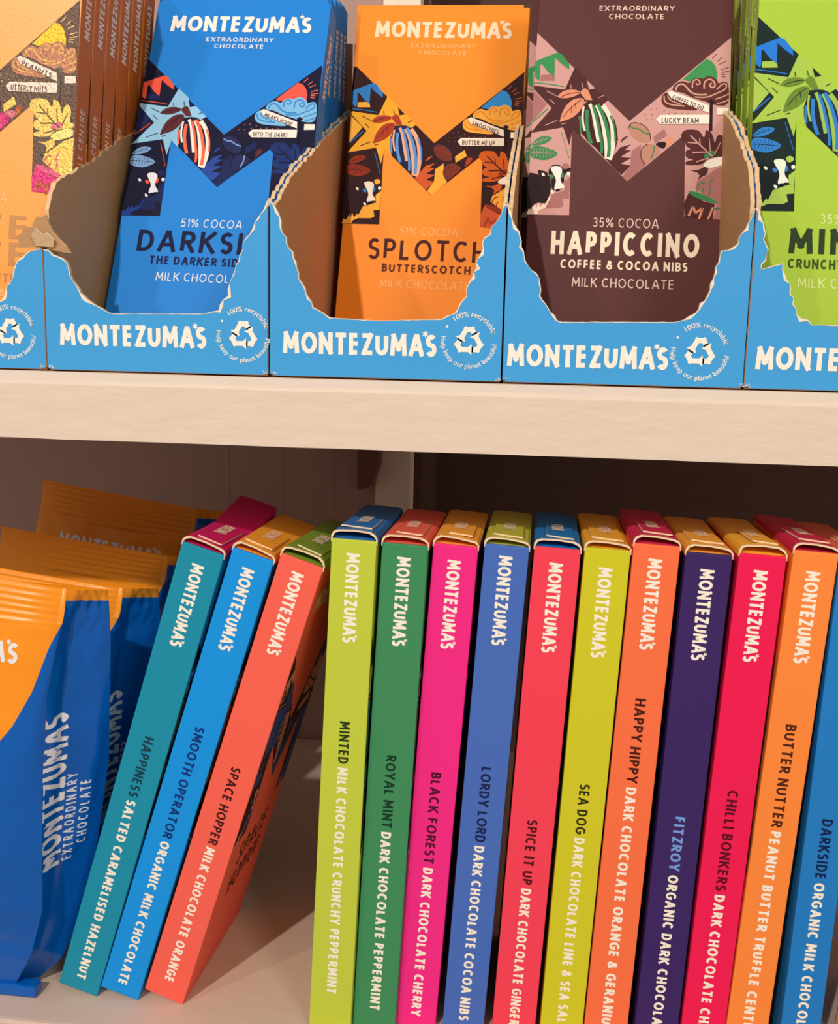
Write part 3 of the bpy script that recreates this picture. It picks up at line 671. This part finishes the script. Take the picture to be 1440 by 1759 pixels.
stack('blue', [(-133.6, 38, 2.5, 23.4, 1.5), (-134.8, 62, 2.6, 18.5, .7), (-134.8, 84, 2.2, 13.8, .4), (-134.6, 103, 2.2, 10.2, .4), (-134.6, 121, 2.2, 7, .4), (-134.6, 137, 2.2, 4, .4)],
      ['bright blue bar leaning at the front of its tray, dark navy lettering', 'blue bar directly behind the front blue bar, only top and right edge showing',
       'third blue bar from the front in the bright blue tray, only its right edge showing',
       'fourth blue bar from the front in the bright blue tray, only its edge showing',
       'fifth blue bar from the front in the bright blue tray, only its edge showing',
       'rearmost blue bar in the bright blue tray, in shadow'], G_ % 'bright blue')
stack('orange', [(-52.0, 90, 2.0, 15.9, 1.3), (-52.6, 107.0, 2.0, 12.0, .5)],
      ['orange bar with brown lettering in the middle tray', 'orange bar hidden behind the front one in the middle tray'], G_ % 'orange')
stack('brown', [(28.6, 55.6, 1.6, 12.07, .79), (26.9, 68.5, 2.1, 11.8, .2)],
      ['dark brown bar with cream lettering and a pink picture band', 'dark brown bar hidden behind the front brown one'], G_ % 'brown')
stack('lime', [(108.6-.1*k, 38+12.0*k, 1.7, 12, .9) for k in range(5)],
      ['lime green bar facing out at the right edge of the upper shelf'] +
      ['green edge of the %s bar from the front in the rightmost tray' % o for o in order[:4]], G_ % 'lime green')

# ------------------------------------------------------------------ cartons on the lower shelf, spines outward
BY = 14; BD = 70
CARTONS = [
 # name, right foot x, width, height, lean, text s0, s1, brand s, spine colour, flap colour, dark word, light words, dark ink, label
 dict(x=-167.3, W=16.6, H=191.7, th=16.46, s=(77.8, 105.3), b=6.4, c=(30, 144, 172), f=(206, 24, 96), d='HAPPINESS', l='SALTED CARAMELISED HAZELNUT', k=(24, 66, 82), label='teal carton with a magenta top, leaning, next to the pouches'),
 dict(x=-150.2, W=16.1, H=190.9, th=17.01, s=(71.2, 120.9), b=5.7, c=(24, 150, 232), f=(246, 160, 40), d='SMOOTH OPERATOR', l='ORGANIC MILK CHOCOLATE', k=(22, 50, 120), label='bright blue carton leaning between the teal and coral ones'),
 dict(x=-131.7, W=16.6, H=190.0, th=17.27, s=(85.6, 120.9), b=4.8, c=(250, 102, 84), f=(120, 146, 44), d='SPACE HOPPER', l='MILK CHOCOLATE ORANGE', k=(70, 24, 26), label='coral carton leaning to the right with its patterned face showing'),
 dict(x=-62.7, y=8, W=16.3, H=193.0, th=2.15, s=(68.0, 85.9), b=4.8, c=(196, 208, 66), f=(44, 112, 178), d='MINTED', l='MILK CHOCOLATE CRUNCHY PEPPERMINT', k=(48, 60, 28), label='lime green carton with a blue top, first of the upright row'),
 dict(x=-45.8, y=11, W=16.7, H=191.6, th=2.54, s=(79.8, 110.2), b=4.6, c=(66, 142, 92), f=(236, 100, 80), d='ROYAL MINT', l='DARK CHOCOLATE PEPPERMINT', k=(24, 58, 40), label='mid green carton with a salmon top'),
 dict(x=-30.4, W=16.1, H=191.5, th=3.21, s=(86.5, 124.9), b=5.4, c=(246, 44, 136), f=(244, 166, 60), d='BLACK FOREST', l='DARK CHOCOLATE CHERRY', k=(84, 16, 40), label='hot pink carton with an amber top'),
 dict(x=-11.8, W=15.9, H=192.2, th=3.07, s=(83.8, 115.2), b=3.7, c=(74, 110, 190), f=(190, 186, 64), d='LORDY LORD', l='DARK CHOCOLATE COCOA NIBS', k=(26, 34, 84), label='mid blue carton with an olive top'),
 dict(x=7.8, W=16.4, H=192.1, th=2.64, s=(103.1, 130.7), b=5.3, c=(248, 68, 88), f=(20, 118, 190), d='SPICE IT UP', l='DARK CHOCOLATE GINGER', k=(84, 18, 28), label='coral red carton with a blue top'),
 dict(x=25.7, W=16.0, H=192.5, th=2.46, s=(88.1, 109.2), b=6.6, c=(212, 204, 40), f=(240, 172, 50), d='SEA DOG', l='DARK CHOCOLATE LIME & SEA SALT', k=(50, 46, 18), label='mustard yellow carton with a yellow top'),
 dict(x=42.4, W=16.1, H=194.8, th=2.51, s=(56.4, 90.4), b=4.9, c=(252, 116, 70), f=(206, 40, 82), d='HAPPY HIPPY', l='DARK CHOCOLATE ORANGE & GERANIUM', k=(74, 26, 22), label='salmon orange carton with a crimson top'),
 dict(x=61.1, W=16.0, H=192.5, th=2.33, s=(98.1, 121.1), b=5.5, c=(62, 38, 100), f=(242, 170, 60), d='FITZROY', l='ORGANIC DARK CHOCOLATE', k=(118, 158, 224), label='dark purple carton with pale blue lettering'),
 dict(x=78.1, W=16.0, H=192.9, th=2.67, s=(87.0, 127.9), b=5.4, c=(244, 28, 84), f=(244, 178, 56), d='CHILLI BONKERS', l='DARK CHOCOLATE CHILLI', k=(92, 12, 30), label='crimson carton with an amber top'),
 dict(x=93.5, W=15.1, H=194.8, th=3.19, s=(62.7, 103.4), b=6.8, c=(255, 140, 62), f=(204, 34, 80), d='BUTTER NUTTER', l='PEANUT BUTTER TRUFFLE CENTRE', k=(84, 36, 20), label='light orange carton with a crimson top'),
 dict(x=112.5, W=14.2, H=192.5, th=1.95, s=(95.0, 119.7), b=5.5, c=(36, 126, 200), f=(226, 104, 70), d='DARKSIDE', l='ORGANIC MILK CHOCOLATE', k=(20, 36, 84), label='blue carton at the right end of the row, cut off by the frame'),
]
EDGE = mat('cut_card_edge', (246, 214, 176), 0.8, 0.1)
def side_theme(c):
    d = tuple(int(v*.30) for v in c)
    return d
def carton(i, q):
    W, H = q['W'], q['H']; D = BD
    t = thing('chocolate_carton', q['label'], 'chocolate carton', (q['x'], q.get('y', BY), -250), 'boxed bars standing on the lower shelf', (0, R(q['th']), R(-2.5) if i == 2 else 0))
    col, fl = card(q['c']), card(q['f']); mb = MB()
    mb.box((-W, 0, 0), (0, D, H), col, .45, 2)
    fr = frame((-W, 0, H), (0, 0, -1), (1, 0, 0), (0, -1, 0))
    mb.glyphs(place(brand(33.2, 4.8, .21), q['b'], W*.5-2.5), fr, .08, ink((252, 240, 222)))
    s0, s1 = q['s']; hgt = 3.75
    a = lettering(q['d'], hgt, .15, .85, .16); gap = .36*hgt
    k = (s1-s0)/(a[2]+gap); a = lettering(q['d'], hgt, .175 if sum(q['k']) < 300 else .19, .85, .16, fit=a[2]*k)
    b = lettering(q['l'], hgt, .2, .85, .16); end = min(H-4.5, s1+b[2]*k)
    b = lettering(q['l'], hgt, .205, .85, .16, fit=end-s1)
    mb.glyphs(place(a, s0, W*.5-1.85), fr, .08, ink(q['k'])); mb.glyphs(place(b, s1, W*.5-1.85), fr, .08, ink((252, 238, 218)))
    # the printed face of the bar, on the carton's right side
    rs = frame((0, D/2, 0), (0, 1, 0), (0, 0, 1), (1, 0, 0))
    dk = ink(tuple(int(v*.22)+8 for v in q['c'])); dk2 = ink(tuple(int(v*.5)+20 for v in q['c'][::-1])); sx = (D-1)/75.5; sy = H/163.6
    f2 = lambda u, v, c=0.0: rs(u*sx, v*sy, c)
    mb.flat(ART, f2, .05, dk)
    warm = tuple(min(255, int(v*.5)+90) for v in q['c'])
    for c, l, n, pts in FILLS:
        mb.flat(smooth(pts, n) if n else pts, f2, l, ink(warm) if c in ('flag', 'hay', 'cloud', 'sign', 'face') else dk if c in ('cow', 'post', 'pod') else dk2)
    for c, l, w_, pts in LINES:
        if c in ('st1', 'curl', 'leaf', 'flag'): mb.glyphs(thick(flow(pts), w_), f2, l, ink(warm))
    wd = q['d'].split()
    mb.glyphs(place(lettering(wd[0], 9, .13, .8, .2, slant=.12, fit=40), 0, 47, .5), f2, .1, ink(q['k']))
    mb.glyphs(place(lettering(wd[-1], 9, .13, .8, .2, slant=.12, fit=42), 0, 35, .5), f2, .1, ink(q['k']))
    mb.glyphs(place(brand(58, 7.2), 0, 146, .5), f2, .1, ink((240, 226, 200)))
    mb.build('carton', t)
    # tuck flap folded in behind the spine
    random.seed(i*7+1); rise = random.uniform(2.6, 3.6); tw = random.uniform(-.5, .9)
    mb = MB()
    mb.add([(-W+.5, .5, H-.2), (-.5, .5, H-.2), (-.5, 9, H+rise*.55), (-W+.5, 9, H+rise*.6)], [(0, 1, 2, 3)], fl)
    mb.build('tuck_flap', t)
    # bowed top flap with raw card edges
    mb = MB()
    prof = [(-W-.25, -1.2), (-W-.25, 1.0), (-W+.5, 2.3), (-W+2.2, 3.0+tw*.4), (-W*.5, 3.15), (-2.4, 2.7-tw*.4), (-.7, 2.0), (.25, .6), (.25, -1.4)]
    ys = [(.25, 1.0), (2, 1.0), (8, .95), (20, .75), (38, .5), (D-.2, .35)]
    lift_back = 6.5 if i == 0 else 0
    n = len(prof); vo, vi = [], []
    for y, k in ys:
        e = lift_back*max(0, (y-34)/(D-34))**2 if y > 34 else 0
        for a, b in prof:
            zo = H + (b*rise/3.1*k if b > 0 else b) + e*(1 if b > 0 else 0)
            vo.append(Vector((a, y, zo)))
            cx = -W/2; ai = a + (.55 if a < cx else -.55) if abs(a-cx) > 4 else a
            vi.append(Vector((ai, y, zo-(.6 if b > .7 else 0))))
    m = len(ys); o = len(vo); V = vo+vi; fs = []; fi = []; fe = []
    for r in range(m-1):
        for j in range(n-1):
            a, b, c, d = r*n+j, r*n+j+1, (r+1)*n+j+1, (r+1)*n+j
            fs.append((a, d, c, b)[::-1]); fi.append((a+o, b+o, c+o, d+o)[::-1])
    for j in range(n-1): fe.append((j, j+1, j+1+o, j+o)); fe.append(((m-1)*n+j, (m-1)*n+j+o, (m-1)*n+j+1+o, (m-1)*n+j+1))
    for r in range(m-1):
        for j in (0, n-1): fe.append((r*n+j, (r+1)*n+j, (r+1)*n+j+o, r*n+j+o))
    mb.add(V, fs, fl); mb.add(V, fi, fl); mb.add(V, fe, EDGE)
    # worn cream line along the front fold
    for j in range(n-1):
        a, b = vo[j], vo[j+1]
        mb.add([a+Vector((0, 0, .06)), b+Vector((0, 0, .06)), b+Vector((0, .32, .06)), a+Vector((0, .32, .06))], [(0, 1, 2, 3)], EDGE)
    mb.build('top_flap', t)
    # second layer of board glued on top, printed with the maker's name
    mb = MB(); x0 = -W+random.uniform(2.2, 5)
    za = lambda y: H + rise*(1.0 if y < 5 else .95 if y < 9 else .75 if y < 21 else .5)+.1
    y0 = random.uniform(1.6, 4.5)
    def zt(y):
        for (p, a), (q_, b) in zip(ys, ys[1:]):
            if p <= y <= q_: return H+rise*(3.1/3.1)*(a+(b-a)*(y-p)/(q_-p))+.15
        return H
    rows = [y0, 8, 20, 32]
    vv = []
    for y in rows: vv += [Vector((x0, y+(1.2 if y == y0 else 0), zt(y)+.1)), Vector((-2.6, y, zt(y)-.25))]
    up_ = [v+Vector((0, 0, .55)) for v in vv]; k = len(vv); F = []; E_ = [(0, 1, 1+k, k)]
    for r in range(len(rows)-1):
        F.append((2*r+k, 2*r+1+k, 2*r+3+k, 2*r+2+k)); E_ += [(2*r, 2*r+k, 2*r+2+k, 2*r+2), (2*r+1, 2*r+3, 2*r+3+k, 2*r+1+k)]
    mb.add(vv+up_, F, fl); mb.add(vv+up_, E_, EDGE)
    yb = 33
    tf = lambda u, v, c=0.0: Vector((-W/2+v, yb-u, zt(yb-u)+.7+c))
    mb.glyphs(place(brand(17, 4.4), 0, -2.2), tf, .12, ink((244, 220, 190)))
    mb.build('glued_flap', t)
    return t
for i, q in enumerate(CARTONS): carton(i, q)

# ------------------------------------------------------------------ foil pouches on the left
P_OR = mat('pouch_orange_film', (252, 150, 34), 0.3, 0.3)
P_BL = mat('pouch_blue_film', (4, 92, 182), 0.17, 0.45)
P_TX = mat('pouch_white_print', (236, 230, 232), 0.4, 0.4)
def interp(keys, t):
    for (a, p), (b, q) in zip(keys, keys[1:]):
        if a <= t <= b: return Vector(p).lerp(Vector(q), (t-a)/(b-a))
    return Vector(keys[-1][1])
# bag-local: origin on the shelf below the front right top corner
OX, OY, OZ = -171.3, 8.0, -250.0
FRk = [(0, (0, 0, 169.8)), (.065, (-1.6, 0, 159)), (.13, (-4.2, -1, 147.6)), (.25, (-8.2, -3, 126.8)), (.42, (-10.4, -4, 98.7)), (.6, (-11.6, -4, 67.6)), (.76, (-13.6, -2, 40.5)), (.88, (-20, 0, 20)), (1, (-30, 3, 2.2))]
BRk = [(0, (10.5, 12.5, 167)), (.065, (11, 12.5, 157)), (.13, (10.6, 13.5, 146)), (.25, (8.8, 16, 125)), (.42, (6.2, 19, 96)), (.6, (.8, 18, 60)), (.76, (-6.5, 17, 29)), (.88, (-14.5, 15, 10)), (1, (-23, 12, 2.2))]
def bxz(z):                                   # right limit of the orange print, as x at height z
    ks = [(0, -82), (86, -82), (93, -60), (104.5, -29.1), (117, -19.2), (131, -12.1), (147.5, -6.5), (156, -2.4), (160, 0)]
    for (a, p), (b, q) in zip(ks, ks[1:]):
        if a <= z <= b: return p+(q-p)*(z-a)/(b-a)
    return 0.0
def wr(p, amp):
    a = noise.noise(p*.018)*1.6 + (.5-abs(noise.noise(p*.035+Vector((9, 3, 1)))))*1.5 + (.3-abs(noise.noise(p*.08)))*.6
    return a*amp*1.5
def grid_mesh(rows, m_of, mb):
    n = len(rows[0]); V = [p for r in rows for p in r]; byM = {}
    for i in range(len(rows)-1):
        for j in range(n-1): byM.setdefault(m_of(i, j), []).append((i*n+j, (i+1)*n+j, (i+1)*n+j+1, i*n+j+1))
    o = len(mb.v); mb.v += V
    for m, fs in byM.items():
        k = mb.slot(m)
        for f in fs: mb.f.append([o+x for x in f]); mb.mi.append(k); mb.sm.append(True)
ts = [i/30*.1 for i in range(31)] + [.1+.9*i/70 for i in range(1, 71)]
def drape(mb_src, vf, fr, direction, m, mb_dst, lift=.15):
    bv = BVHTree.FromPolygons([tuple(v) for v in mb_src.v], [tuple(f) for f in mb_src.f])
    d = Vector(direction); V = []
    for p in vf[0]:
        o = fr(p[0], p[1]) - d*60
        h = bv.ray_cast(o, d)
        V.append((h[0]-d*lift) if h[0] is not None else None)
    fs = [f for f in vf[1] if all(V[i] is not None for i in f)]
    V = [v if v is not None else Vector((0, 0, 0)) for v in V]
    mb_dst.add(V, fs, m)
def subdiv(vf, n=1):
    b = bmesh.new()
    vs_ = [b.verts.new((p[0], p[1], 0)) for p in vf[0]]
    for f in vf[1]:
        try: b.faces.new([vs_[i] for i in f])
        except ValueError: pass
    bmesh.ops.triangulate(b, faces=b.faces[:])
    bmesh.ops.subdivide_edges(b, edges=b.edges[:], cuts=n, use_grid_fill=True)
    b.verts.index_update()
    r = [Vector((v.co.x, v.co.y)) for v in b.verts], [tuple(v.index for v in f.verts) for f in b.faces]
    b.free(); return r
def make_pouch():
    t = thing('foil_pouch', 'orange and blue foil pouch at the front left, brightly lit', 'pouch', (OX, OY, OZ), 'orange and blue foil pouches')
    rows = []; N1, N2 = 34, 10
    rg = []; NG = 22; rb = []
    for tt in ts:
        F, B = interp(FRk, tt), interp(BRk, tt)
        slope = -.135 + .1*tt
        L = F + Vector((-82, 0, 82*.135*(1-tt)))
        bulge = math.sin(math.pi*min(1, tt*1.15+.02))**.8*13 if tt*1.15+.02 < 1 else 0
        x_or = min(F.x, bxz(F.z)) if tt > .06 else F.x
        row = []
        us = [L.x+(x_or-L.x)*j/N1 for j in range(N1+1)] + [x_or+(F.x-x_or)*j/N2 for j in range(1, N2+1)]
        for x in us:
            k = (x-L.x)/max(.001, F.x-L.x); p = L.lerp(F, k)
            edge = min(1, 6*k)*min(1, 6*(1-k))
            y = -bulge*math.sin(math.pi*k)**.6 if 0 < k < 1 else 0
            w = wr(Vector((x, 0, p.z)), edge*(.25 if tt < .09 else 1.0))
            if tt < .085: y += .28*math.sin(tt/.085*math.pi*2*6)*edge
            row.append(p+Vector((0, y+w, 0)))
        rows.append(row)
        g = []
        for j in range(NG+1):
            k = j/NG; p = F.lerp(B, k); e = min(1, 5*k)*min(1, 5*(1-k))
            fold = (k/.3 if k < .3 else (1-k)/.7)*5.5*min(1, tt/.12)*(1-.5*tt)
            w = wr(Vector((p.y*1.3+50, 7, p.z*.8)), e*(.8 if tt < .12 else 1.0))
            if tt < .1: w += e*.7*noise.noise(Vector((k*9, tt*30, 2)))
            g.append(p+Vector((-.81, .585, 0))*(fold-w))
        rg.append(g)
        Bl = B+Vector((-81, 0, 4)); rb.append([B.lerp(Bl, j/14)+Vector((0, (6*math.sin(math.pi*j/14)*math.sin(math.pi*tt)), 0)) for j in range(15)] +
                  [Bl.lerp(L, j/6) for j in range(1, 7)])
    mf = MB(); grid_mesh(rows, lambda i, j: P_OR if (j < N1 and ts[i] < .62 and rows[i][0].x < rows[i][N1].x-1 or ts[i] < .05) else P_BL, mf)
    src = MB(); src.v = list(mf.v); src.f = list(mf.f)
    fr = frame((-72, 0, 149), (.991, 0, -.13), (.13, 0, .991), (0, -1, 0))
    drape(src, subdiv(place(brand(55, 7.6, .2), 0, 0)), fr, (0, 1, 0), P_TX, mf)
    for k in range(9):                                 # embossed seal marks
        pass
    mf.build('front_panel', t)
    mg = MB(); grid_mesh(rg, lambda i, j: P_OR if ts[i] < .026 else P_BL, mg)
    src = MB(); src.v = list(mg.v); src.f = list(mg.f)
    for s, h, L, off, z, wt in ((BRAND, 12, 64, 10.6, 56, .2), ('EXTRAORDINARY', 4.0, 37, 15.4, 57, .16), ('CHOCOLATE', 4.0, 27, 21.0, 63, .16)):
        dn = Vector((.81, -.585, 0)); tn = Vector((-.585, -.81, 0)); ug = Vector((.09, 0, .996))
        fg = frame(Vector((-13.5, -4, z)) - tn*off, ug, tn, dn)
        vf = place(brand(L, h, wt) if s == BRAND else lettering(s, h, wt, .8, .4, fit=L), 0, 0)
        drape(src, subdiv(vf, 2), fg, -dn, P_TX, mg)
    mg.build('side_gusset', t)
    m2 = MB(); grid_mesh(rb, lambda i, j: P_OR if ts[i] < .026 else P_BL, m2); m2.build('back_panel', t)
    m3_ = MB(); m3_.box((-82, 1, .3), (-19.5, 7, 5.2), P_BL, .8, 2); m3_.build('bottom_seal', t)
    return t
pouch = make_pouch()
for (dx, dy, sc_, rz, lab) in ((1.3, 50, .932, 1.0, 'orange and blue foil pouch right behind the front pouch, its top half shaded'),
                           (3.0, 100, .952, -1.0, 'shaded pouch with a creased orange top, third from the front'),
                           (3.0, 132+10, 1.043, -2.0, 'rearmost pouch against the back wall, deep in shadow')):
    r = copy_tree(pouch, (OX+dx, OY+dy, OZ), lab, None, (0, 0, R(rz))); r.scale = (1, 1, sc_)

# pale pouch just showing at the right edge
cream_film = mat('cream_film', (226, 214, 200), .4, .4, grain=.1, grain_scale=60)
tan_film = mat('tan_film', (206, 132, 76), .4, .4)
t = thing('paper_pouch', 'cream and tan pouch just showing at the bottom right edge', 'pouch', (124, 34, -250), None, (0, R(4), R(-28)))
mb = MB(); mb.box((0, 0, 14), (70, 40, 120), cream_film, 3, 3); mb.build('upper_panel', t)
mb = MB(); mb.box((-.3, -.3, .2), (70.3, 40.3, 14.2), tan_film, 2, 2); mb.build('base_band', t)
